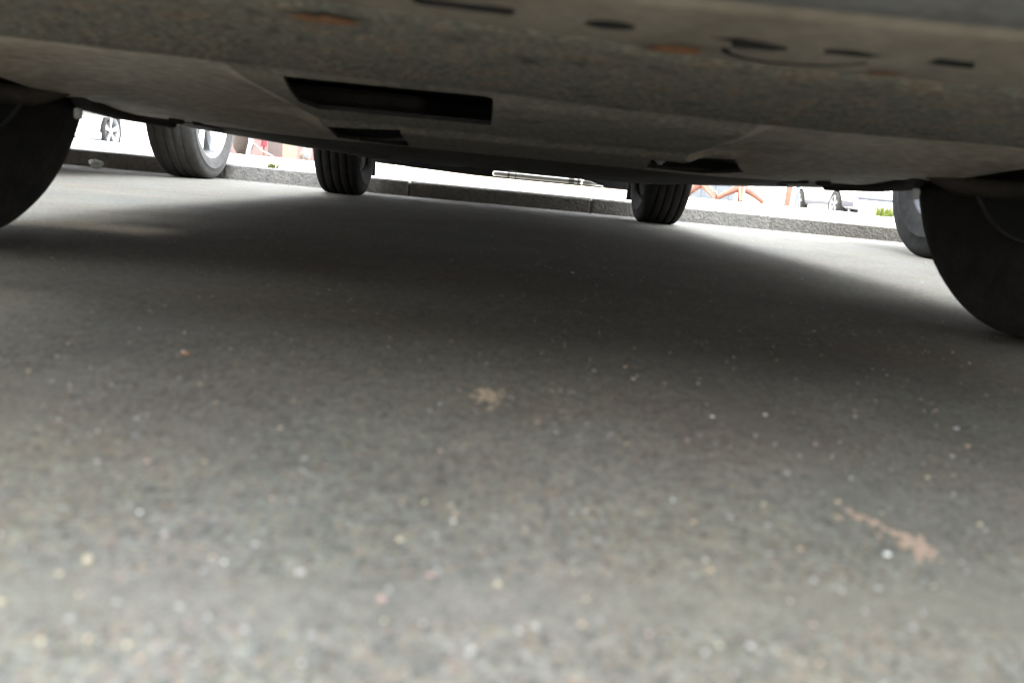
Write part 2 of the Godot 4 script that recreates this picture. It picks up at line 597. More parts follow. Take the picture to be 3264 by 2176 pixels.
func build_setting() -> void:
	var sn := noise(FastNoiseLite.TYPE_SIMPLEX_SMOOTH, 0.9, 301, 4)
	var sn2 := noise(FastNoiseLite.TYPE_SIMPLEX_SMOOTH, 3.2, 305, 2)
	var xs := ramp_lines([[-90, -12, 8], [-12, -3, 12], [-3, -0.6, 48], [-0.6, 0.6, 60], [0.6, 3, 48], [3, 12, 12], [12, 90, 8]])
	var dl := ramp_lines([[-60, -6, 8], [-6, -0.5, 12], [-0.5, 1.2, 80], [1.2, 4.32, 66]])
	var st := mb()
	st.set_smooth_group(1)
	for i in dl.size() - 1:
		for k in xs.size() - 1:
			var ids := [[k, i], [k, i + 1], [k + 1, i + 1], [k, i], [k + 1, i + 1], [k + 1, i]]
			for q in ids:
				var x: float = xs[q[0]]
				var d: float = dl[q[1]]
				var v := 1.0 + 0.16 * sn.get_noise_2d(x, d) + 0.14 * sn2.get_noise_2d(x, d) + 0.16 * sn2.get_noise_2d(x * 4.0, d * 4.0)
				# asphalt tone gets paler along the gutter
				v *= 1.0 + 0.9 * smoothstep(4.02, 4.24, d + 0.05 * sn2.get_noise_2d(x * 0.7, 3.0))
				var w := 0.11 * sn.get_noise_2d(x * 2.6 + 40.0, d * 2.6)
				var gn := 1.0 + 0.045 * sn2.get_noise_2d(x * 1.3 - 70.0, d * 1.3)
				st.set_color(Color(0.92 * v * (1.0 + w), 0.92 * v * gn, 0.855 * v * (1.0 - w)))
				st.set_uv(Vector2(x * 0.98 + d * 0.12, d * 0.98 - x * 0.12))
				st.set_normal(Vector3.UP)
				st.add_vertex(P(x, 0.0, d))
	st.generate_normals()
	st.generate_tangents()
	var road := obj("road", st.commit(), M.asphalt)
	road.set_meta("kind", "structure")
	# kerb: stones with open joints
	var kerb := Node3D.new()
	kerb.name = numbered("kerb")
	kerb.set_meta("kind", "structure")
	add_child(kerb)
	var meshes := []
	for v in 3:
		var s2 := mb()
		box_at(s2, Vector3.ZERO, Vector3(0.992, 0.2, 0.16), [0.006, 0.009, 0.007][v])
		meshes.append(finish(s2))
	var bed := mb()
	box_at(bed, P(0, -0.03, KERB_D + 0.08), Vector3(48, 0.19, 0.14))
	obj("mortar_bed", finish(bed), M.kerb[0], kerb)
	for i in 48:
		var x := -22.0 + i
		var o := obj("kerb_stone", meshes[i % 3], M.kerb[(i * 7 + int(i / 3.0)) % 3], kerb, P(x, KERB_H - 0.1 + rng.randf_range(-0.0015, 0.0015), KERB_D + 0.08 + rng.randf_range(-0.002, 0.002)))
		o.rotation.y = rng.randf_range(-0.002, 0.002)
	# pavement and the lot behind it
	var ps := mb()
	ps.set_smooth_group(1)
	var pd := ramp_lines([[4.452, 7.2, 11], [7.2, 9.75, 4], [9.75, 9.9, 2], [9.9, 70, 10]])
	var px := frange(-90, 90, 30)
	for i in pd.size() - 1:
		for k in px.size() - 1:
			quad(ps, P(px[k], ground_height(pd[i]), pd[i]), P(px[k + 1], ground_height(pd[i]), pd[i]), P(px[k + 1], ground_height(pd[i + 1]), pd[i + 1]), P(px[k], ground_height(pd[i + 1]), pd[i + 1]), Vector3.UP)
	var pv := obj("pavement", finish(ps), M.pavement)
	pv.set_meta("kind", "structure")
	var gs := mb()
	quad(gs, P(-600, -0.05, -600), P(600, -0.05, -600), P(600, -0.05, 600), P(-600, -0.05, 600), Vector3.UP)
	var gd := obj("ground", finish(gs), M.pavement)
	gd.set_meta("kind", "structure")

func build_far_building() -> void:
	long_building("long pale rendered building across the far side of the lot", P(0, 0.0, 40), 0.0, M.render_wall)
	long_building("added unseen dark brick building behind the camera, blocking low sky", P(0, 0, -17), PI, M.blocker_brick)  # unseen building added behind the camera to cut low sky light

func long_building(label: String, at: Vector3, turn: float, wallm: Material) -> void:
	var b := thing("building", label, "building", at, turn)
	var st := mb()
	box_at(st, Vector3(0, 3.4, -4), Vector3(110, 7.0, 8.0), 0.05)
	obj("wall", finish(st), wallm, b)
	var pl := mb()
	box_at(pl, Vector3(0, 0.12, 0.06), Vector3(110, 0.34, 0.1), 0.02)
	obj("plinth", finish(pl), M.beige, b)
	var rf := mb()
	box_at(rf, Vector3(0, 7.06, -4), Vector3(111, 0.3, 8.8), 0.05)
	obj("roof", finish(rf), M.beige, b)
	var wf := mb()
	box_at(wf, Vector3(0, 0, 0.02), Vector3(1.5, 1.4, 0.1), 0.02)
	var wm := finish(wf)
	var wg := mb()
	box_at(wg, Vector3(0, 0, 0.05), Vector3(1.3, 1.2, 0.06), 0.01)
	var gm := finish(wg)
	for fl in 2:
		for i in 25:
			var w := obj("window", wm, M.white_metal, b, Vector3(-48 + i * 4.0, 2.1 + fl * 2.9, 0))
			obj("pane", gm, M.glass, w)

# ======================================================================
# terrace across the pavement
# ======================================================================
func pedestal_table(label: String, at: Vector3, turn: float) -> void:
	var t := thing("terrace_table", label, "table", at, turn, "terrace tables with splayed red-brown feet")
	var st := mb()
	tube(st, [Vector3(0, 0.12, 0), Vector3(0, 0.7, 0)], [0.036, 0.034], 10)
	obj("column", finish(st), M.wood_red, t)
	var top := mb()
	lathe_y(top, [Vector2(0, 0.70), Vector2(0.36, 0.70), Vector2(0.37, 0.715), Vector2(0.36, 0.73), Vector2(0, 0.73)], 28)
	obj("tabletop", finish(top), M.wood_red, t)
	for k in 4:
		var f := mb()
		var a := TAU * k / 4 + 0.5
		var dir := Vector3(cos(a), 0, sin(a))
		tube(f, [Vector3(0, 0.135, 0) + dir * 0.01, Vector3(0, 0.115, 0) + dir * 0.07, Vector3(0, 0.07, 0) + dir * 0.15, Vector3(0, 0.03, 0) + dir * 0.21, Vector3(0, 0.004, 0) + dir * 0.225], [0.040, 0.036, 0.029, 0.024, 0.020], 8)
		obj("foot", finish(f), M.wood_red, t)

func build_terrace() -> void:
	var g := 0.14
	# left group, in front of a dull pink wall
	var w := mb()
	box_at(w, Vector3(0, 0.45, 0), Vector3(1.15, 0.92, 0.14), 0.01)
	var wall := obj("low_wall", finish(w), M.pink_wall, self, P(-2.72, g, 9.3))
	tag(wall, "low dull pink wall behind the wooden post and the basket", "wall")
	var bs := mb()
	lathe_y(bs, [Vector2(0, 0.0), Vector2(0.055, 0.0), Vector2(0.092, 0.06), Vector2(0.108, 0.14), Vector2(0.10, 0.23), Vector2(0.082, 0.30), Vector2(0.075, 0.30), Vector2(0.09, 0.2), Vector2(0, 0.1)], 22)
	var bk := obj("basket", finish(bs), M.brown_basket, self, P(-2.62, g, 8.05))
	tag(bk, "round dark brown basket at the far end of the kerb, beside a pale stand", "basket")
	var sd := thing("folding_stand", "pale metal folding stand between brown basket and pink board", "stand", P(-2.50, g, 7.9))
	var l1 := mb()
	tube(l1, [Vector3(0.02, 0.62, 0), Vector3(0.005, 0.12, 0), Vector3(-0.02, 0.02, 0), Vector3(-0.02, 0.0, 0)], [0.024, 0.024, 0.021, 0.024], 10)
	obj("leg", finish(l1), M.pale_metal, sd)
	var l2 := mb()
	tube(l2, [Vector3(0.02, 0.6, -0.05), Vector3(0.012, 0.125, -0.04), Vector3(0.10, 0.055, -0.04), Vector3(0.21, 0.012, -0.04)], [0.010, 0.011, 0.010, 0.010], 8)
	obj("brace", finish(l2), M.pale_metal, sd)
	var pr := thing("folded_parasol", "narrow folded red parasol leaning by the pale stand", "parasol", P(-2.44, g, 8.15))
	var pc := mb()
	lathe_y(pc, [Vector2(0.034, 0.10), Vector2(0.03, 0.14), Vector2(0.02, 0.24), Vector2(0.010, 0.32), Vector2(0.02, 0.5), Vector2(0.004, 0.8)], 10)
	obj("cloth", finish(pc), M.red_cloth, pr)
	var pp := mb()
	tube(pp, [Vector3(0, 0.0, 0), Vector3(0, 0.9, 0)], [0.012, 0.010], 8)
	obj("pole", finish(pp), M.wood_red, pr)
	var bd := thing("display_board", "flat pinkish board standing on the pavement left of the wooden post", "board", P(-2.31, g, 8.3))
	var b1 := mb()
	box_at(b1, Vector3(0, 0.33, 0), Vector3(0.27, 0.62, 0.03), 0.004)
	obj("panel", finish(b1), mat(Color(0.105, 0.078, 0.07), 0.7), bd)
	for s in [-1.0, 1.0]:
		var bf := mb()
		box_at(bf, Vector3(s * 0.10, 0.012, 0), Vector3(0.03, 0.024, 0.16), 0.003)
		obj("foot", finish(bf), M.wood_red, bd)
	var wp := thing("wooden_post", "light tan square wooden post in front of the pink wall", "post", P(-2.135, g, 8.0))
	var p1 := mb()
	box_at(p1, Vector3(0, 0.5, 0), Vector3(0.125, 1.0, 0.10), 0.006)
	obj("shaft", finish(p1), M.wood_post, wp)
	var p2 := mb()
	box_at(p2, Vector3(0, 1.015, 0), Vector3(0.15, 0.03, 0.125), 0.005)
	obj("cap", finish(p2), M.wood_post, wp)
	var bu := thing("bucket", "small pale bucket on short legs beside the rear wheel", "bucket", P(-1.97, g, 8.0))
	var b3 := mb()
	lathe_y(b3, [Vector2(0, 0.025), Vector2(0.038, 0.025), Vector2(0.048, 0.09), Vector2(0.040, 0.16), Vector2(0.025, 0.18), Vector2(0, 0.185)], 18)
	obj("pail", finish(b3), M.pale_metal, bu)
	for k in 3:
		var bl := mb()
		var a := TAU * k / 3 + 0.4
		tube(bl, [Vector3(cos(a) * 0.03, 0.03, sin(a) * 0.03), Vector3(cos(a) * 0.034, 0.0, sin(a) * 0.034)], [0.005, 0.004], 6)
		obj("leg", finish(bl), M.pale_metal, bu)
	var ball := mb()
	lathe_y(ball, [Vector2(0, 0), Vector2(0.03, 0.008), Vector2(0.047, 0.035), Vector2(0.045, 0.06), Vector2(0.03, 0.085), Vector2(0, 0.095)], 16)
	var po := obj("clay_pot", finish(ball), M.wood_post, self, P(-2.045, g, 8.2))
	tag(po, "small tan clay pot between the wooden post and the pale bucket", "pot")
	# right group
	pedestal_table("red-brown terrace table nearest the grey box's right end", P(2.44, g, 8.0), 0.25)
	pedestal_table("red-brown terrace table half hidden behind the rear right tyre", P(2.08, g, 8.2), 0.9)
	var gb := thing("planter_box", "grey panelled planter box behind the two terrace tables", "planter", P(2.42, g, 9.3))
	var g1 := mb()
	box_at(g1, Vector3(0, 0.16, 0), Vector3(0.62, 0.32, 0.3), 0.008)
	obj("box", finish(g1), M.grey_panel, gb)
	for k in 4:
		var rb := mb()
		box_at(rb, Vector3(-0.24 + 0.16 * k, 0.16, 0.155), Vector3(0.02, 0.3, 0.012), 0.003)
		obj("rib", finish(rb), M.grey_panel, gb)
	var ys := mb()
	box_at(ys, Vector3(0, 0, 0), Vector3(0.055, 0.07, 0.004), 0.001)
	var st := obj("sticker", finish(ys), M.yellow, gb, Vector3(0.065, 0.07, 0.157))
	st.set_meta("label", "yellow warning sticker with a dark mark")
	var ym := mb()
	box_at(ym, Vector3(0, 0.004, 0.003), Vector3(0.02, 0.034, 0.003), 0.0, Vector3(0, 0, 0.4))
	obj("mark", finish(ym), M.black_print, st)
	var tp := mb()
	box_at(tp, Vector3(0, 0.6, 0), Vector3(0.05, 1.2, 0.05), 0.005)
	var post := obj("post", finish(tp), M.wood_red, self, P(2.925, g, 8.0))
	tag(post, "thin red-brown upright post left of the white cars", "post")
	var tq := mb()
	box_at(tq, Vector3(0, 0.6, 0), Vector3(0.03, 1.2, 0.03), 0.004)
	var post2 := obj("post", finish(tq), M.grey_panel, self, P(3.07, g, 8.15))
	tag(post2, "slim grey upright post just right of the red-brown post", "post")
	# things glimpsed in the slit below the rear bumper
	var bb := thing("recycling_bin", "small blue bin glimpsed at the left end of the slit under the car", "bin", P(-2.05, 0.0, 11.5))
	var b4 := mb()
	box_at(b4, Vector3(0, 0.36, 0), Vector3(0.34, 0.6, 0.4), 0.03)
	obj("body", finish(b4), M.blue, bb)
	var b5 := mb()
	box_at(b5, Vector3(0, 0.68, 0), Vector3(0.38, 0.05, 0.44), 0.02)
	obj("lid", finish(b5), M.blue, bb)
	for s in [-1.0, 1.0]:
		var bw := mb()
		lathe_x(bw, [Vector2(-0.02, 0), Vector2(-0.02, 0.06), Vector2(0.02, 0.06), Vector2(0.02, 0)], 14)
		obj("wheel", finish(bw), M.rubber, bb, Vector3(s * 0.15, 0.06, -0.12))
	var bn := thing("bench", "beige stone bench beside the blue bin under the car's rear", "bench", P(-1.48, 0.0, 11.6))
	var n1 := mb()
	box_at(n1, Vector3(0, 0.42, 0), Vector3(0.75, 0.08, 0.4), 0.01)
	obj("seat", finish(n1), M.beige, bn)
	for s in [-1.0, 1.0]:
		var n2 := mb()
		box_at(n2, Vector3(s * 0.22, 0.19, 0), Vector3(0.22, 0.38, 0.3), 0.01)
		obj("leg", finish(n2), M.beige, bn)
	var bo := mb()
	lathe_y(bo, [Vector2(0.06, 0.0), Vector2(0.055, 0.02), Vector2(0.05, 0.6), Vector2(0.04, 0.66), Vector2(0, 0.68)], 14)
	var bl2 := obj("bollard", finish(bo), M.steel, self, P(-0.07, 0.0, 12.0))
	tag(bl2, "grey bollard seen through the slit below the rear bumper", "bollard")

# ======================================================================
# vehicles
# ======================================================================
# wheel with its axle along X, outer face towards +X
func make_wheel(parent: Node, at: Vector3, r: float, w: float, rimr: float, spokes: int, outward: float, rub: Material, rimm: Material, seg := 64, closed := false, detail := true) -> Node3D:
	var wh := Node3D.new()
	wh.name = "wheel"
	parent.add_child(wh, true)
	wh.position = at
	if outward < 0:
		wh.rotation.y = PI
	var key := "w%.3f_%.3f_%.3f_%d_%d_%s_%s" % [r, w, rimr, spokes, seg, closed, detail]
	if not M.has(key):
		var st := mb()
		var h := w * 0.5
		var prof := [Vector2(-h * 0.80, rimr - 0.006), Vector2(-h * 0.90, rimr + 0.004), Vector2(-h * 0.985, rimr + (r - rimr) * 0.28), Vector2(-h * 1.0, rimr + (r - rimr) * 0.45)]
		if detail:
			prof.append_array([Vector2(-h * 1.012, rimr + (r - rimr) * 0.47), Vector2(-h * 1.012, rimr + (r - rimr) * 0.51), Vector2(-h * 0.998, rimr + (r - rimr) * 0.53)])
		prof.append_array([Vector2(-h * 0.985, rimr + (r - rimr) * 0.68), Vector2(-h * 0.95, r - 0.022), Vector2(-h * 0.90, r - 0.011), Vector2(-h * 0.82, r - 0.004)])
		if detail:
			for k in 4:
				var c := lerpf(-0.56, 0.56, k / 3.0) * h
				var gw := 0.0042
				prof.append_array([Vector2(c - gw - 0.001, r - 0.0005), Vector2(c - gw, r - 0.002), Vector2(c - gw + 0.001, r - 0.008), Vector2(c + gw - 0.001, r - 0.008), Vector2(c + gw, r - 0.002), Vector2(c + gw + 0.001, r - 0.0005)])
		var m := prof.size()
		for i in range(m):
			pass
		var half := [Vector2(h * 0.82, r - 0.004), Vector2(h * 0.90, r - 0.011), Vector2(h * 0.95, r - 0.022), Vector2(h * 0.985, rimr + (r - rimr) * 0.68)]
		if detail:
			half.append_array([Vector2(h * 0.998, rimr + (r - rimr) * 0.53), Vector2(h * 1.012, rimr + (r - rimr) * 0.51), Vector2(h * 1.012, rimr + (r - rimr) * 0.47)])
		half.append_array([Vector2(h * 1.0, rimr + (r - rimr) * 0.45), Vector2(h * 0.985, rimr + (r - rimr) * 0.28), Vector2(h * 0.90, rimr + 0.004), Vector2(h * 0.80, rimr - 0.006)])
		prof.append_array(half)
		lathe_x(st, prof, seg)
		# rim: barrel, lip, spokes, hub
		var rt := mb()
		lathe_x(rt, [Vector2(h * 0.84, rimr - 0.004), Vector2(h * 0.90, rimr + 0.003), Vector2(h * 0.86, rimr + 0.009), Vector2(h * 0.78, rimr + 0.002)], seg, -1.0)
		lathe_x(rt, [Vector2(-h * 0.84, rimr - 0.002), Vector2(-h * 0.4, rimr - 0.028), Vector2(h * 0.4, rimr - 0.024), Vector2(h * 0.84, rimr - 0.004)], seg, -1.0)
		var xf := h * 0.62
		for k in spokes:
			for s2 in [-1.0, 1.0]:
				var a := TAU * k / spokes
				var bs := Basis(Vector3.RIGHT, a)
				var o: float = 0.11 * s2
				var tr := Transform3D(bs * Basis(Vector3.RIGHT, o), Vector3.ZERO)
				var r0 := rimr * 0.14
				var r1 := rimr - 0.012
				rt.set_smooth_group(-1)
				var wi := rimr * 0.075
				var wo := rimr * 0.095
				var pts := [[xf - 0.002, r0, wi], [xf + 0.006, (r0 + r1) * 0.5, wi], [xf + 0.014, r1, wo]]
				for j in 2:
					var q0: Array = pts[j]
					var q1: Array = pts[j + 1]
					var f0 := tr * Vector3(q0[0], q0[1], -q0[2])
					var f1 := tr * Vector3(q0[0], q0[1], q0[2])
					var f2 := tr * Vector3(q1[0], q1[1], q1[2])
					var f3 := tr * Vector3(q1[0], q1[1], -q1[2])
					var dp := Vector3(-0.026, 0, 0)
					quad(rt, f0, f1, f2, f3, Vector3.RIGHT)
					quad(rt, f0 + dp, f1 + dp, f2 + dp, f3 + dp, Vector3.LEFT)
					quad(rt, f0, f3, f3 + dp, f0 + dp, tr.basis * Vector3(0, 0, -1))
					quad(rt, f1, f2, f2 + dp, f1 + dp, tr.basis * Vector3(0, 0, 1))
		lathe_x(rt, [Vector2(xf - 0.03, 0), Vector2(xf - 0.03, rimr * 0.24), Vector2(xf + 0.002, rimr * 0.24), Vector2(xf + 0.012, rimr * 0.17), Vector2(xf + 0.012, 0)], 24, 1.0)
		var bt := mb()
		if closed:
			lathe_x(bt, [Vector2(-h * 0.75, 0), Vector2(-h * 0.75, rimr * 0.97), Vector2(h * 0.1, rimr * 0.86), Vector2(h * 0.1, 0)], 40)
		else:
			lathe_x(bt, [Vector2(0.0, 0), Vector2(0.0, rimr * 0.62), Vector2(0.018, rimr * 0.62), Vector2(0.018, 0)], 40)
		M[key] = [finish(st), finish(rt), finish(bt)]
	obj("tyre", M[key][0], rub, wh)
	obj("rim", M[key][1], rimm, wh)
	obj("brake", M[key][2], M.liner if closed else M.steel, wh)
	return wh

# body stations: [t, ybottom, ybelt, yroof, half width, half roof width]
const HATCH := [[0.0, 0.34, 0.55, 0.60, 0.50, 0.40], [0.02, 0.27, 0.62, 0.69, 0.70, 0.55], [0.06, 0.24, 0.68, 0.76, 0.81, 0.66], [0.14, 0.23, 0.76, 0.85, 0.86, 0.72], [0.26, 0.23, 0.88, 0.97, 0.87, 0.74], [0.34, 0.23, 0.92, 1.18, 0.87, 0.70], [0.43, 0.23, 0.93, 1.41, 0.87, 0.63], [0.58, 0.23, 0.94, 1.48, 0.87, 0.62], [0.80, 0.23, 0.95, 1.45, 0.87, 0.61], [0.90, 0.24, 0.96, 1.34, 0.86, 0.60], [0.965, 0.27, 0.95, 1.06, 0.82, 0.62], [0.99, 0.32, 0.86, 0.93, 0.76, 0.60], [1.0, 0.38, 0.76, 0.82, 0.62, 0.5]]

func station(tab: Array, t: float, sc: float) -> Array:
	var o := [t]
	for c in range(1, 6):
		var i := 0
		while i < tab.size() - 2 and t > tab[i + 1][0]:
			i += 1
		var u: float = clampf((t - tab[i][0]) / (tab[i + 1][0] - tab[i][0]), 0, 1)
		var p1: float = tab[i][c]
		var p2: float = tab[i + 1][c]
		var p0: float = tab[maxi(i - 1, 0)][c]
		var p3: float = tab[mini(i + 2, tab.size() - 1)][c]
		var v := cubic_interpolate(p1, p2, p0, p3, u) * 0.4 + lerpf(p1, p2, u) * 0.6
		o.append(v * (sc if c <= 3 else 1.0))
	return o

# half section from bottom centre to roof centre, right side
func section(s: Array, out := 0.0) -> Array:
	var yb: float = s[1]
	var yl: float = s[2]
	var yr: float = s[3]
	var w: float = s[4] + out
	var wr: float = s[5] + out
	return [Vector2(0, yb), Vector2(w * 0.72, yb), Vector2(w * 0.90, yb + 0.012), Vector2(w * 0.965, yb + 0.06), Vector2(w * 0.99, lerpf(yb, yl, 0.35)), Vector2(w, lerpf(yb, yl, 0.62)), Vector2(w * 0.985, lerpf(yb, yl, 0.86)), Vector2(w * 0.955, yl), Vector2(lerpf(w * 0.955, wr, 0.5), lerpf(yl, yr, 0.46)), Vector2(wr, lerpf(yl, yr, 0.86)), Vector2(wr * 0.86, yr - 0.006 + out), Vector2(0, yr + 0.012 + out)]

func body_mesh(tab: Array, len_: float, sc: float) -> ArrayMesh:
	var st := mb()
	st.set_smooth_group(1)
	var ts := []
	for i in tab.size() - 1:
		for k in 3:
			ts.append(lerpf(tab[i][0], tab[i + 1][0], k / 3.0))
	ts.append(1.0)
	var rings := []
	for t in ts:
		var h := section(station(tab, t, sc))
		var r := []
		for q in h:
			r.append(P(q.x, q.y, t * len_))
		for k in range(h.size() - 2, 0, -1):
			r.append(P(-h[k].x, h[k].y, t * len_))
		rings.append(r)
	var n: int = rings[0].size()
	for i in rings.size() - 1:
		var c: Vector3 = P(0, (rings[i][0].y + rings[i][11].y) * 0.5, ts[i] * len_)
		for k in n:
			var k2 := (k + 1) % n
			var m: Vector3 = (rings[i][k] + rings[i + 1][k2]) * 0.5
			quad(st, rings[i][k], rings[i][k2], rings[i + 1][k2], rings[i + 1][k], (m - c) * Vector3(1, 1, 0))
	st.set_smooth_group(-1)
	for e in [0, rings.size() - 1]:
		var c := P(0, (rings[e][0].y + rings[e][11].y) * 0.5, ts[e] * len_)
		for k in n:
			tri(st, c, rings[e][k], rings[e][(k + 1) % n], Vector3.BACK if e == 0 else Vector3.FORWARD)
	return finish(st)

# a panel lying on the body surface between stations and section points
func patch(tab: Array, len_: float, sc: float, t0: float, t1: float, c0: float, c1: float, side: float, out := 0.006) -> ArrayMesh:
	var st := mb()
	st.set_smooth_group(1)
	var g := []
	for i in 9:
		var t := lerpf(t0, t1, i / 8.0)
		var h := section(station(tab, t, sc), out)
		var r := []
		for k in 5:
			var c := lerpf(c0, c1, k / 4.0)
			var ci := mini(int(c), h.size() - 2)
			var q: Vector2 = h[ci].lerp(h[ci + 1], c - ci)
			r.append(P(q.x * side, q.y, t * len_))
		g.append(r)
	var ins := Vector3(-side * 0.012, -0.004, 0)
	for i in 8:
		for k in 4:
			quad(st, g[i][k], g[i][k + 1], g[i + 1][k + 1], g[i + 1][k], Vector3(side, 0.5, 0))
	st.set_smooth_group(-1)
	for i in 8:
		quad(st, g[i][0], g[i + 1][0], g[i + 1][0] + ins, g[i][0] + ins, Vector3.DOWN)
		quad(st, g[i][4], g[i + 1][4], g[i + 1][4] + ins, g[i][4] + ins, Vector3.UP)
	for k in 4:
		quad(st, g[0][k], g[0][k + 1], g[0][k + 1] + ins, g[0][k] + ins, Vector3.BACK)
		quad(st, g[8][k], g[8][k + 1], g[8][k + 1] + ins, g[8][k] + ins, Vector3.FORWARD)
	return finish(st)

func arch_cut(x0: float, x1: float, y: float, d: float, r: float) -> ArrayMesh:
	var st := mb()
	lathe_x(st, [Vector2(x0, 0), Vector2(x0, r), Vector2(x1, r), Vector2(x1, 0)], 36, 1.0, false)
	var m := finish(st)
	var o := mb()
	o.append_from(m, 0, Transform3D(Basis(), P(0, y, d)))
	return o.commit()

# body, glass, lamps of a car whose nose is at local D = 0
func dress_car(car: Node3D, len_: float, sc: float, paint: Material, d1: float, d2: float, wr: float, archin: float) -> void:
	var cuts := []
	for d in [d1, d2]:
		cuts.append(arch_cut(archin, 1.05, wr, d, wr + 0.055))
		cuts.append(arch_cut(-1.05, -archin, wr, d, wr + 0.055))
	csg("body", body_mesh(HATCH, len_, sc), paint, cuts, M.liner, car)
	for s in [-1.0, 1.0]:
		obj("side_window", patch(HATCH, len_, sc, 0.37, 0.585, 7.15, 8.85, s), M.glass, car)
		obj("side_window", patch(HATCH, len_, sc, 0.60, 0.80, 7.15, 8.85, s), M.glass, car)
		obj("headlight", patch(HATCH, len_, sc, 0.018, 0.075, 5.6, 7.0, s), M.lens, car)
		obj("tail_light", patch(HATCH, len_, sc, 0.93, 0.978, 5.9, 7.8, s), M.red_lens, car)
		obj("windscreen", patch(HATCH, len_, sc, 0.27, 0.41, 9.2, 11.0, s), M.glass, car)
		obj("rear_window", patch(HATCH, len_, sc, 0.89, 0.955, 9.2, 11.0, s), M.glass, car)

func build_own_car() -> void:
	var car := thing("parked_car", "car parked over the camera, seen from below with dusty undertray and black tyres", "car")
	var off := 0.09
	var len_ := 4.36
	var carbody := Node3D.new()
	# the body is built round D = off
	var cuts := []
	for d in [0.943 - off, 3.738 - off]:
		cuts.append(arch_cut(0.585, 1.05, 0.30, d, 0.37))
		cuts.append(arch_cut(-1.05, -0.585, 0.30, d, 0.37))
	var shell := csg("body", body_mesh(HATCH, len_, 1.02), M.paint_dark, cuts, M.liner, car)
	shell.position = P(0.005, 0.015, off)
	carbody.free()
	for s in [-1.0, 1.0]:
		for pz in [["side_window", 0.37, 0.585, 7.15, 8.85, M.glass], ["side_window", 0.60, 0.80, 7.15, 8.85, M.glass], ["headlight", 0.018, 0.075, 5.6, 7.0, M.lens], ["tail_light", 0.93, 0.978, 5.9, 7.8, M.red_lens], ["windscreen", 0.27, 0.41, 9.2, 11.0, M.glass], ["rear_window", 0.89, 0.955, 9.2, 11.0, M.glass]]:
			obj(pz[0], patch(HATCH, len_, 1.02, pz[1], pz[2], pz[3], pz[4], s), pz[5], car, P(0.005, 0.015, off))
	for d in [0.943, 3.738]:
		for s in [-1.0, 1.0]:
			make_wheel(car, P(0.005 + s * (0.724 if d < 2.0 else 0.742), 0.299, d), 0.3015, 0.198, 0.19, 5, s, M.rubber, M.alloy_dull, 84, true)
	# --- bumper underside with its slots ---------------------------------
	var prof := [[0.10, 0.236], [0.15, 0.214], [0.20, 0.2065], [0.30, 0.2066], [0.318, 0.2066], [0.324, 0.2125], [0.333, 0.2125], [0.339, 0.2076], [0.36, 0.2078], [0.38, 0.208], [0.40, 0.2083], [0.42, 0.2087], [0.44, 0.2092]]
	var ds := []
	for q in prof:
		if q[0] > 0.331:
			ds.append(q[0])
	ds.insert(2, 0.345)
	var edge2 := [[-0.62, 0.405], [-0.11, 0.413], [0.02, 0.432], [0.11, 0.466], [0.22, 0.470], [0.62, 0.462]]
	var bm := slab(ds, frange(-1, 1, 60), func(d: float, s: float) -> Vector3:
		var x: float = s * lut([[0.33, 0.68], [0.44, 0.70]], d)
		var dd := d if d < 0.345 else lerpf(0.345, lut(edge2, x), (d - 0.345) / (0.44 - 0.345))
		return Vector3(x, lut(prof, d) + 0.012 * pow(absf(s), 3.0), dd), 0.005)
	var lipm := slab([0.10, 0.12, 0.15, 0.18, 0.20, 0.25, 0.30, 0.318, 0.324, 0.330], frange(-1, 1, 28), func(d: float, s: float) -> Vector2: return Vector2(s * lut([[0.10, 0.56], [0.2, 0.66], [0.44, 0.70]], d), lut(prof, d) + 0.012 * pow(absf(s), 3.0)), 0.006)
	obj("bumper_lip", lipm, M.lip, car)
	var holes := [
		PackedVector2Array([Vector2(-0.046, 0.374), Vector2(-0.002, 0.377), Vector2(0.0, 0.388), Vector2(-0.003, 0.396), Vector2(-0.045, 0.393), Vector2(-0.050, 0.384)]),
		ellipse(0.045, 0.394, 0.0125, 0.0115),
		PackedVector2Array([Vector2(0.094, 0.399), Vector2(0.108, 0.392), Vector2(0.133, 0.402), Vector2(0.139, 0.410), Vector2(0.132, 0.418), Vector2(0.112, 0.420), Vector2(0.107, 0.404)]),
		PackedVector2Array([Vector2(0.152, 0.398), Vector2(0.164, 0.394), Vector2(0.184, 0.402), Vector2(0.178, 0.410), Vector2(0.156, 0.410)]),
		PackedVector2Array([Vector2(0.206, 0.393), Vector2(0.225, 0.395), Vector2(0.235, 0.413), Vector2(0.209, 0.412)]),
		ellipse(-0.14, 0.392, 0.012, 0.004)]
	var smile := PackedVector2Array()
	for k in 17:
		var a := lerpf(0.25, PI - 0.15, k / 16.0)
		smile.append(Vector2(0.148 + 0.041 * cos(a), 0.418 + 0.0395 * sin(a)))
	for k in 17:
		var a := lerpf(PI - 0.10, 0.20, k / 16.0)
		smile.append(Vector2(0.148 + 0.037 * cos(a), 0.418 + 0.0315 * sin(a)))
	holes.append(smile)
	var cutm := []
	for h in holes:
		cutm.append(prism_up(h, 0.19, 0.235))
	csg("bumper_underside", bm, M.dusty_plastic, cutm, M.liner, car)
	# plug dish and little mouldings on the bumper underside
	# --- felt shield -------------------------------------------------------
	var fn := noise(FastNoiseLite.TYPE_SIMPLEX_SMOOTH, 9.0, 77, 3)
	var edge := [[-0.60, 0.615], [-0.42, 0.622], [-0.19, 0.668], [0.0, 0.695], [0.216, 0.735], [0.34, 0.735], [0.46, 0.712], [0.60, 0.70]]
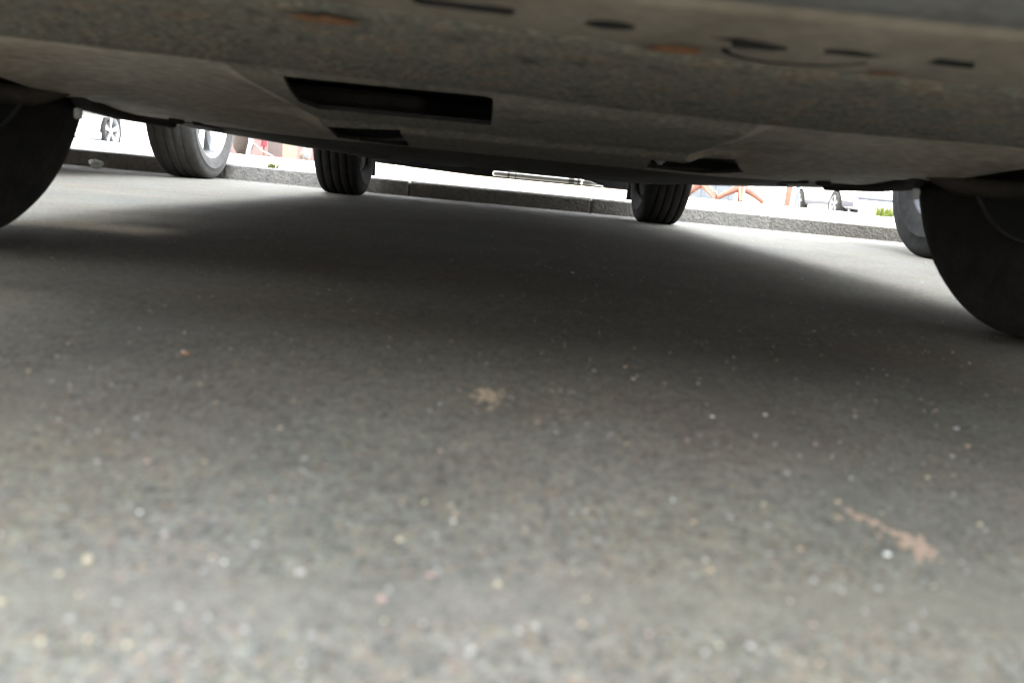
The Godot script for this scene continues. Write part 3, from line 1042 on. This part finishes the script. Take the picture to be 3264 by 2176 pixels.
	var fm := slab(frange(0.0, 1.0, 44), frange(-1, 1, 90), func(u: float, s: float) -> Vector3:
		var x := s * 0.60
		var d := lerpf(lut(edge2, x) - 0.008, lut(edge, x) + 0.008, u)
		return Vector3(x, lut([[0.0, 0.2105], [0.05, 0.2065], [0.6, 0.2042], [0.95, 0.2022], [1.0, 0.2040]], u) + 0.0016 * fn.get_noise_2d(x, d), d), 0.008)
	obj("felt_shield", fm, M.felt, car)
	# --- engine undertray ----------------------------------------------------
	var tray_c := [[0.60, 0.2022], [0.70, 0.2010], [0.72, 0.1985], [0.85, 0.1925], [0.98, 0.1865], [1.01, 0.1855], [1.04, 0.1775], [1.20, 0.174], [1.34, 0.1705]]
	var tray_s := [[0.60, 0.2060], [0.75, 0.2035], [0.85, 0.1960], [1.0, 0.1815], [1.2, 0.187], [1.34, 0.181]]
	var tray_x := [[0.708, 0.585], [0.8, 0.565], [1.0, 0.560], [1.14, 0.575], [1.24, 0.69], [1.34, 0.70]]
	var tf := func(u: float, x: float) -> Vector3:
		var d: float = lerpf(lut(edge, x), 1.34, u)
		var y: float = lerpf(lut(tray_c, d), lut(tray_s, d), smoothstep(0.45, 1.0, absf(x) / lut(tray_x, d)))
		y = lerpf(0.2042, y, smoothstep(0.0, 0.085, u))
		var rise := smoothstep(0.236, 0.262, absf(x) - maxf(0.0, (d - 1.0) * 0.12)) * smoothstep(0.68, 0.74, d) * (1.0 - smoothstep(1.06, 1.16, d))
		return Vector3(x, y + 0.010 * rise * (1.0 - smoothstep(0.42, 0.56, absf(x))), d)
	var tm := slab(frange(0.0, 1.0, 76), frange(-0.235, 0.235, 48), tf, 0.005)
	var tcut := [
		prism_up(PackedVector2Array([Vector2(-0.196, 0.705), Vector2(-0.21, 0.78), Vector2(-0.222, 0.86), Vector2(-0.212, 0.907), Vector2(-0.022, 0.907), Vector2(-0.017, 0.90), Vector2(-0.014, 0.722), Vector2(-0.022, 0.715)]), 0.15, 0.235),
		prism_up(PackedVector2Array([Vector2(-0.232, 1.045), Vector2(-0.135, 1.025), Vector2(-0.150, 1.25), Vector2(-0.160, 1.325), Vector2(-0.265, 1.27)]), 0.15, 0.235),
		prism_up(PackedVector2Array([Vector2(0.20, 1.08), Vector2(0.31, 1.07), Vector2(0.36, 1.18), Vector2(0.32, 1.29), Vector2(0.23, 1.27)]), 0.15, 0.235)]
	csg("engine_undertray", tm, M.pan, tcut, M.liner, car)
	for s in [-1.0, 1.0]:
		var side := slab(frange(0.0, 1.0, 76), frange(0.0, 1.0, 36) if s > 0.0 else frange(1.0, 0.0, 36), func(u: float, t: float) -> Vector3:
			var x0: float = s * (0.2355 + 0.35 * t)
			var d0: float = lerpf(lut(edge, x0), 1.34, u)
			return tf.call(u, s * lerpf(0.2355, lut(tray_x, d0), t)), 0.005)
		csg("side_undertray", side, M.tray, tcut, M.liner, car)
	for q in [[-0.225, 0.213, 1.17], [0.28, 0.206, 1.18]]:
		var rc := mb()
		box_at(rc, P(q[0], q[1], q[2]), Vector3(0.24, 0.022, 0.32), 0.006)
		obj("recess_liner", finish(rc), M.rusty_arm if q[0] < 0.0 else M.pan, car)
	var sump := mb()
	box_at(sump, P(-0.15, 0.232, 0.80), Vector3(0.10, 0.025, 0.16), 0.01, Vector3(0, 0.2, 0))
	obj("engine_sump", finish(sump), M.cladding, car)
	for q in [[0.236, 0.182, 1.20], [-0.36, 0.1875, 1.22], [0.43, 0.1875, 1.22]]:
		var bo := mb()
		lathe_y(bo, [Vector2(0, q[1] - 0.006), Vector2(0.004, q[1] - 0.006), Vector2(0.005, q[1] - 0.003), Vector2(0.008, q[1] - 0.002), Vector2(0.008, q[1] + 0.012)], 12, P(q[0], 0, q[2]))
		obj("bolt", finish(bo), M.galv if q[0] < 0.3 and q[0] > 0 else M.cladding, car)
	# --- floor / tunnel behind the tray ---------------------------------------
	var fl_c := [[1.335, 0.1745], [1.5, 0.1665], [2.0, 0.1640], [2.6, 0.1632], [3.2, 0.1660], [3.42, 0.175], [3.48, 0.25]]
	var fl_s := [[1.335, 0.187], [1.5, 0.182], [2.0, 0.184], [2.5, 0.186], [3.0, 0.184], [3.38, 0.180], [3.42, 0.19], [3.48, 0.25]]
	var fln := noise(FastNoiseLite.TYPE_SIMPLEX_SMOOTH, 3.0, 79, 3)
	var fmesh := slab(frange(1.335, 3.48, 70), frange(-1, 1, 60), func(d: float, s: float) -> Vector2:
		var x: float = s * lut([[1.335, 0.70], [3.30, 0.70], [3.42, 0.56], [3.48, 0.56]], d)
		var y: float = lerpf(lut(fl_c, d), lut(fl_s, d), smoothstep(0.62, 0.97, absf(s)))
		var rib := 0.006 * smoothstep(0.3, 0.9, sin(x * 34.0)) * (1.0 - smoothstep(0.6, 0.8, absf(s)))
		return Vector2(x, y + rib + 0.004 * fln.get_noise_2d(x * 1.5, d * 1.5)), 0.006)
	obj("floor_pan", fmesh, M.belly, car)
	for s in [-1.0, 1.0]:
		var sp := mb()
		box_at(sp, P(0.005 + s * 0.80, 0.253, 2.34), Vector3(0.09, 0.13, 2.02), 0.02, Vector3(-0.002, 0, 0))
		obj("sill_panel", finish(sp), M.cladding, car)
	var bh := mb()
	box_at(bh, P(0, 0.212, 1.352), Vector3(1.38, 0.072, 0.012), 0.002)
	obj("bulkhead", finish(bh), M.liner, car)
	var sw := mb()
	lathe_y(sw, [Vector2(0, 0.186), Vector2(0.30, 0.186), Vector2(0.34, 0.195), Vector2(0.36, 0.26)], 36, P(-0.12, 0, 4.02))
	obj("added_wheel_well", finish(sw), M.liner, car)  # unseen well added under the rear floor to keep the kerb dark
	var ms := mb()
	tube(ms, [P(0.30, 0.242, 4.02), P(0.32, 0.242, 4.02), P(0.58, 0.242, 4.02), P(0.60, 0.242, 4.02)], [0.03, 0.055, 0.055, 0.03], 20)
	obj("silencer", finish(ms), M.steel, car)
	for s in [-1.0, 1.0]:
		var mf := mb()
		box_at(mf, P(s * 0.765, 0.175, 4.16), Vector3(0.20, 0.17, 0.012), 0.003, Vector3(0.15, 0, 0))
		obj("mud_flap", finish(mf), M.rubber, car)
	# dark fuel lines and clips hanging under the sill edges
	for s in [-1.0, 1.0]:
		var ln := mb()
		tube(ln, [P(s * 0.50, 0.178, 1.30), P(s * 0.53, 0.179, 1.6), P(s * 0.53, 0.181, 2.2), P(s * 0.52, 0.178, 3.0)], [0.006, 0.006, 0.006, 0.006], 8)
		obj("fuel_line", finish(ln), M.liner, car)
		for k in 5:
			var ck := mb()
			box_at(ck, P(s * (0.53 + 0.01 * (k % 2)), 0.176 + 0.0004 * k, 1.30 + 0.17 * k + 0.05 * (k % 3)), Vector3(0.022, 0.010, 0.016), 0.003)
			obj("line_clip", finish(ck), M.liner, car)
		var arm := mb()
		tube(arm, [P(s * 0.535, 0.188, 0.99), P(s * 0.548, 0.181, 0.975), P(s * 0.565, 0.1765, 0.965), P(s * 0.60, 0.176, 0.955), P(s * 0.685, 0.178, 0.945)], [0.006, 0.009, 0.0115, 0.0115, 0.013], 12)
		obj("control_arm", finish(arm), M.rusty_arm, car)
		var lg := mb()
		tube(lg, [P(s * 0.52, 0.206, 0.98), P(s * 0.545, 0.190, 1.03), P(s * 0.60, 0.184, 1.15), P(s * 0.625, 0.181, 1.30), P(s * 0.61, 0.176, 1.48)], [0.014, 0.013, 0.012, 0.012, 0.008], 12)
		obj("subframe_leg", finish(lg), M.rusty_arm, car)
		var br := mb()
		box_at(br, P(s * 0.503, 0.161, 0.953), Vector3(0.0075, 0.013, 0.010), 0.002)
		obj("pale_block", finish(br), M.galv, car)  # small pale block inboard of the control arm
		var ax := mb()
		tube(ax, [P(s * 0.10, 0.285, 0.943), P(s * 0.45, 0.29, 0.943), P(s * 0.66, 0.298, 0.943)], [0.014, 0.014, 0.03], 10)
		obj("drive_shaft", finish(ax), M.steel, car)
		var tr := mb()
		tube(tr, [P(s * 0.50, 0.205, 3.28), P(s * 0.56, 0.212, 3.5), P(s * 0.58, 0.235, 3.74)], [0.024, 0.026, 0.03], 10)
		obj("trailing_arm", finish(tr), M.liner, car)
		var bk := mb()
		tube(bk, [P(s * 0.625, 0.15, 3.66), P(s * 0.618, 0.175, 3.62), P(s * 0.61, 0.20, 3.60)], [0.007, 0.008, 0.006], 8)
		obj("brake_line", finish(bk), M.rusty_arm, car)
	var rb := mb()
	tube(rb, [P(-0.64, 0.27, 3.76), P(-0.5, 0.245, 3.74), P(0.5, 0.245, 3.74), P(0.64, 0.27, 3.76)], [0.03, 0.035, 0.035, 0.03], 12)
	obj("rear_axle_beam", finish(rb), M.liner, car)
	# --- rear valance and the bright exhaust pipe above its edge -----------------
	var vp := [Vector2(-0.78, 0.165), Vector2(-0.45, 0.152), Vector2(-0.15, 0.1425), Vector2(0.0, 0.141), Vector2(0.78, 0.1405), Vector2(0.78, 0.255), Vector2(-0.78, 0.255)]
	var slotp := [Vector2(-0.053, 0.156), Vector2(-0.046, 0.150), Vector2(0.2, 0.1492), Vector2(0.45, 0.1487), Vector2(0.575, 0.1487), Vector2(0.54, 0.156), Vector2(0.50, 0.170), Vector2(0.44, 0.1755), Vector2(-0.045, 0.1775), Vector2(-0.053, 0.171)]
	var sliver := [Vector2(-0.048, 0.187), Vector2(-0.040, 0.1825), Vector2(0.03, 0.1822), Vector2(0.09, 0.185), Vector2(0.112, 0.193), Vector2(0.095, 0.1935), Vector2(0.03, 0.191), Vector2(-0.04, 0.193)]
	csg("rear_valance", prism_along(vp, 4.405, 4.422), M.liner, [prism_along(slotp, 4.38, 4.45), prism_along(sliver, 4.38, 4.45)], M.liner, car)
	var ep := mb()
	tube(ep, [P(-0.052, 0.164, 4.455), P(-0.040, 0.164, 4.455), P(0.02, 0.1638, 4.455), P(0.36, 0.1622, 4.455), P(0.445, 0.1618, 4.455)], [0.010, 0.0165, 0.0175, 0.0175, 0.0175], 20)
	var ex := obj("exhaust_pipe", finish(ep), M.exhaust, car)
	for q in [[0.035, 0.019, 0.012], [0.075, 0.0185, 0.006], [0.39, 0.0195, 0.03], [0.43, 0.0195, 0.012]]:
		var cr := mb()
		tube(cr, [P(q[0] - q[2] * 0.5, 0.1632, 4.455), P(q[0] + q[2] * 0.5, 0.1630, 4.455)], [q[1], q[1]], 20)
		obj("clamp", finish(cr), M.steel, ex)
	var tip := mb()
	tube(tip, [P(0.452, 0.1618, 4.455), P(0.465, 0.1616, 4.455), P(0.490, 0.1612, 4.455), P(0.515, 0.1595, 4.455), P(0.535, 0.156, 4.455), P(0.56, 0.1545, 4.455)], [0.015, 0.0195, 0.020, 0.014, 0.006, 0.002], 18)
	obj("end_cone", finish(tip), M.exhaust, ex)
	var up := mb()
	tube(up, [P(-0.05, 0.1925, 4.46), P(-0.02, 0.1895, 4.46), P(0.05, 0.1895, 4.46), P(0.11, 0.193, 4.46), P(0.16, 0.21, 4.47)], [0.011, 0.012, 0.011, 0.012, 0.013], 14)
	obj("exhaust_hanger", finish(up), M.exhaust, car)
	# --- rust and mud on the panels ------------------------------------------------
	for q in [[-0.100, 0.2048, 0.436, 0.020, 0.013], [0.086, 0.2080, 0.440, 0.016, 0.012], [0.205, 0.2078, 0.446, 0.010, 0.006], [0.04, 0.2030, 0.485, 0.007, 0.004], [0.012, 0.2030, 0.50, 0.006, 0.005]]:
		var rs := mb()
		rs.set_smooth_group(1)
		var n := 22
		var cp := P(q[0], q[1] - 0.0010, q[2])
		var ring := []
		for k in n:
			var a := TAU * k / n
			var rr := 0.75 + 0.35 * rng.randf()
			ring.append(P(q[0] + q[3] * rr * cos(a), q[1] - 0.0002, q[2] + q[4] * rr * sin(a)))
		for k in n:
			tri(rs, cp, ring[k], ring[(k + 1) % n], Vector3.DOWN)
		obj("rust_patch", finish(rs), M.rust if q[3] > 0.0095 else M.rusty_arm, car)

func build_neighbours() -> void:
	var l := thing("parked_car", "car close on the left standing against the kerb, showing one spoked alloy wheel", "car", P(-2.315, 0, 0.45))
	dress_car(l, 4.40, 1.10, M.paint_grey, 0.93, 3.55, 0.325, 0.62)
	for d in [0.93, 3.55]:
		for s in [-1.0, 1.0]:
			make_wheel(l, P(s * 0.765, 0.324, d), 0.326, 0.218, 0.215, 5, s, M.rubber_dusty, M.alloy, 84)
	var r := thing("parked_car", "car close on the right with a single black tyre showing beside the front wheel", "car", P(2.37, 0, -0.78))
	dress_car(r, 4.72, 1.18, M.paint_grey, 0.90, 3.53, 0.31, 0.62)
	for d in [0.90, 3.53]:
		for s in [-1.0, 1.0]:
			make_wheel(r, P(s * 0.765, 0.309, d), 0.311, 0.205, 0.165, 5, s, M.rubber, M.cladding, 84, true)

func build_far_cars() -> void:
	var y := 0.003
	# left: seen past the near tyre; nose towards us
	var a := thing("white_car", "white car beyond the kerb on the left with a thin-spoked alloy wheel", "car", P(-7.68, y, 10.45))
	dress_car(a, 4.45, 1.0, M.paint_white, 0.92, 3.55, 0.32, 0.6)
	for d in [0.92, 3.55]:
		for s in [-1.0, 1.0]:
			make_wheel(a, P(s * 0.78, 0.32, d), 0.322, 0.21, 0.245, 5, s, M.rubber, M.alloy_far, 48, false, false)
	for s in [-1.0, 1.0]:
		var sk1 := mb()
		box_at(sk1, P(s * 0.80, 0.235, 2.235), Vector3(0.16, 0.11, 1.86), 0.02)
		obj("sill_skirt", finish(sk1), M.paint_white, a)
		var sk2 := mb()
		box_at(sk2, P(s * 0.80, 0.166, 2.235), Vector3(0.155, 0.025, 1.86), 0.006)
		obj("sill_trim", finish(sk2), M.cladding, a)
	# right: taller car facing us, dark lower cladding and pale skid plate
	var b := thing("white_car", "white high-riding car on the right with dark lower cladding and two wheels showing", "car", P(10.2, y, 21.0))
	dress_car(b, 4.45, 1.12, M.paint_white, 0.90, 3.52, 0.34, 0.6)
	for d in [0.90, 3.52]:
		for s in [-1.0, 1.0]:
			make_wheel(b, P(s * 0.80, 0.34, d), 0.342, 0.225, 0.245, 5, s, M.rubber, M.alloy_far, 48, false, false)
	for s in [-1.0, 1.0]:
		obj("sill_cladding", patch(HATCH, 4.45, 1.12, 0.295, 0.70, 1.9, 3.42, s, 0.012), M.cladding, b)
		obj("sill_strip", patch(HATCH, 4.45, 1.12, 0.30, 0.695, 2.35, 2.75, s, 0.022), M.alloy, b)
		obj("bumper_cladding", patch(HATCH, 4.45, 1.12, 0.012, 0.115, 1.6, 4.05, s, 0.014), M.cladding, b)
	var sk := mb()
	box_at(sk, Vector3(0, 0.42, 0.02), Vector3(1.30, 0.20, 0.10), 0.03, Vector3(-0.35, 0, 0))
	obj("skid_plate", finish(sk), M.alloy, b)
	var gr := mb()
	box_at(gr, Vector3(0, 0.555, 0.015), Vector3(1.36, 0.07, 0.10), 0.02)
	obj("lower_grille", finish(gr), M.cladding, b)

# ======================================================================
# weeds, litter, grit
# ======================================================================
func grass(label: String, at: Vector3, n: int, h: float, spread: float) -> void:
	var st := mb()
	for i in n:
		st.set_smooth_group(-1)
		var a := rng.randf() * TAU
		var r := spread * sqrt(rng.randf())
		var p := Vector3(cos(a) * r, 0, sin(a) * r * 0.6)
		var lean := Vector3(cos(a), 0, sin(a)) * rng.randf_range(0.2, 0.8) * h
		var hh := h * rng.randf_range(0.55, 1.0)
		var side := Vector3(-sin(a), 0, cos(a)).rotated(Vector3.UP, rng.randf_range(-1.2, 1.2)) * 0.0022 * (h / 0.05)
		var prev := [p - side, p + side]
		for k in 3:
			var t := (k + 1) / 3.0
			var c := p + lean * t * t + Vector3.UP * hh * (t - 0.18 * t * t)
			var ww := side * (1.0 - t * 0.96)
			quad(st, prev[0], prev[1], c + ww, c - ww, side.cross(Vector3.UP))
			prev = [c - ww, c + ww]
	var o := obj("grass_tuft", finish(st), M.leaf, self, at)
	tag(o, label, "grass tuft", "green weeds on the pavement")

func flake(called: String, label: String, cat: String, at: Vector3, sx: float, sz: float, m: Material, turn: float, curl := 0.25) -> void:
	var st := mb()
	st.set_smooth_group(1)
	var n := 14
	var ring := []
	for k in n:
		var a := TAU * k / n
		var rr := 1.0 - 0.35 * absf(sin(a * 0.5)) * rng.randf()
		ring.append(Vector3(cos(a) * sx * rr, 0.0012 + curl * sx * pow(absf(cos(a)), 2.0) * rng.randf_range(0.5, 1.0), sin(a) * sz * rr))
	for k in n:
		tri(st, Vector3(0, 0.0012, 0), ring[k], ring[(k + 1) % n], Vector3.UP)
		tri(st, Vector3(0, 0.0004, 0), ring[k] - Vector3(0, 0.0006, 0), ring[(k + 1) % n] - Vector3(0, 0.0006, 0), Vector3.DOWN)
	var o := obj(called, finish(st), m, self, at)
	o.rotation.y = turn
	tag(o, label, cat)

func build_small_things() -> void:
	# weeds in the joint behind the kerb and at the edge of the pavement
	grass("tallest green weed behind the kerb, between the two left wheels", P(-1.285, 0.079, 4.47), 70, 0.055, 0.030)
	grass("low green weed patch behind the kerb, nearest the rear left tyre", P(-1.13, 0.079, 4.47), 60, 0.026, 0.045)
	grass("tiny green weed behind the kerb, touching the edge of the rear left tyre", P(-1.045, 0.079, 4.47), 40, 0.022, 0.03)
	grass("bright green clump at the right, before the white high-riding car", P(3.30, 0.130, 6.7), 150, 0.125, 0.075)
	# crumpled paper at the foot of the shaded kerb
	var pp := mb()
	pp.set_smooth_group(-1)
	var cr := []
	for i in 7:
		var row := []
		for k in 10:
			var a := PI * i / 6.0
			var b := TAU * k / 10
			var rr := 0.032 * rng.randf_range(0.7, 1.1)
			row.append(Vector3(sin(a) * cos(b) * rr * 1.3, cos(a) * rr * 0.75 + 0.022, sin(a) * sin(b) * rr))
		cr.append(row)
	for i in 6:
		for k in 10:
			quad(pp, cr[i][k], cr[i][(k + 1) % 10], cr[i + 1][(k + 1) % 10], cr[i + 1][k], cr[i][k] - Vector3(0, 0.022, 0))
	var pa := obj("crumpled_paper", finish(pp), M.paper, self, P(-2.03, 0.0, 4.0))
	tag(pa, "crumpled pale paper at the foot of the shaded kerb on the left", "litter")
	# dry twig, flakes and leaf bits on the asphalt
	var sm2 := mb()
	sm2.set_smooth_group(-1)
	var path := [Vector2(0.168, 0.322), Vector2(0.175, 0.313), Vector2(0.182, 0.304), Vector2(0.184, 0.294), Vector2(0.182, 0.281)]
	for i in 105:
		var t := rng.randf() * 3.999
		var c: Vector2 = path[int(t)].lerp(path[int(t) + 1], t - int(t)) + Vector2(rng.randfn(0.0, 0.0025), rng.randfn(0.0, 0.0028))
		var z := rng.randf_range(0.0005, 0.0014)
		box_at(sm2, P(c.x - 0.175, z * 0.35, c.y - 0.304), Vector3(z * 2.4, z * 0.6, z * 1.4), 0.0, Vector3(rng.randf_range(-0.4, 0.4), rng.randf() * 6.0, rng.randf_range(-0.4, 0.4)))
	var smo := obj("dry_leaf", finish(sm2), M.dry, self, P(0.175, 0.0, 0.304))
	tag(smo, "curved smear of dry brown leaf crumbs on the asphalt at the lower right", "leaf")
	var cb := mb()
	cb.set_smooth_group(-1)
	for i in 75:
		var q := Vector2(rng.randfn(0.0, 0.0050), rng.randfn(0.0, 0.0085))
		var z := rng.randf_range(0.0006, 0.0016)
		box_at(cb, Vector3(q.x, z * 0.4, q.y), Vector3(z * 2.0, z * 0.7, z * 1.3), 0.0, Vector3(rng.randf_range(-0.4, 0.4), rng.randf() * 6.0, rng.randf_range(-0.4, 0.4)))
	var cbo := obj("crumbled_leaf", finish(cb), M.tan_flake, self, P(0.003, 0.0, 0.462))
	tag(cbo, "crumbled tan leaf in the middle of the asphalt", "leaf")
	flake("leaf_bit", "tiny orange leaf bit on the shaded asphalt at the left", "leaf", P(-0.196, 0.001, 0.495), 0.0028, 0.004, M.orange_flake, 0.6)
	# loose grit: nobody could count it
	var gm := mb()
	lathe_y(gm, [Vector2(0, -0.5), Vector2(0.42, -0.34), Vector2(0.55, 0.0), Vector2(0.38, 0.36), Vector2(0, 0.5)], 6)
	var mm := MultiMesh.new()
	mm.transform_format = MultiMesh.TRANSFORM_3D
	mm.use_colors = true
	mm.mesh = finish(gm)
	var n := 3900
	mm.instance_count = n
	for i in n:
		var d := 0.08 + 3.9 * pow(rng.randf(), 2.2)
		var x := rng.randf_range(-1.0, 1.0) * (0.25 + d * 0.75)
		var s := rng.randf_range(0.0009, 0.0021)
		if i >= 3000:
			d = 4.29 - 0.22 * pow(rng.randf(), 2.0)
			x = rng.randf_range(-3.0, 3.4)
			s = rng.randf_range(0.002, 0.0055)
		if rng.randf() < 0.03:
			s *= 1.7
		var bb := Basis.from_euler(Vector3(rng.randf() * 6.0, rng.randf() * 6.0, 0)).scaled(Vector3(s * rng.randf_range(0.8, 1.5), s * 0.8, s))
		mm.set_instance_transform(i, Transform3D(bb, P(x, s * 0.2, d)))
		var g := rng.randf_range(0.10, 0.24)
		var c := Color(g, g * 0.98, g * 0.93)
		var pick := rng.randf()
		if pick < 0.05:
			c = Color(0.42, 0.43, 0.40)
		elif pick < 0.22:
			c = Color(0.27, 0.20, 0.135)
		elif pick < 0.32:
			c = Color(0.29, 0.255, 0.17)
		elif pick < 0.38:
			c = Color(0.27, 0.18, 0.155)
		mm.set_instance_color(i, c)
	var mi := MultiMeshInstance3D.new()
	mi.name = numbered("road_grit")
	mi.multimesh = mm
	mi.material_override = M.grit
	mi.set_meta("kind", "stuff")
	tag(mi, "pale and tan grit scattered over the asphalt", "grit")
	add_child(mi)
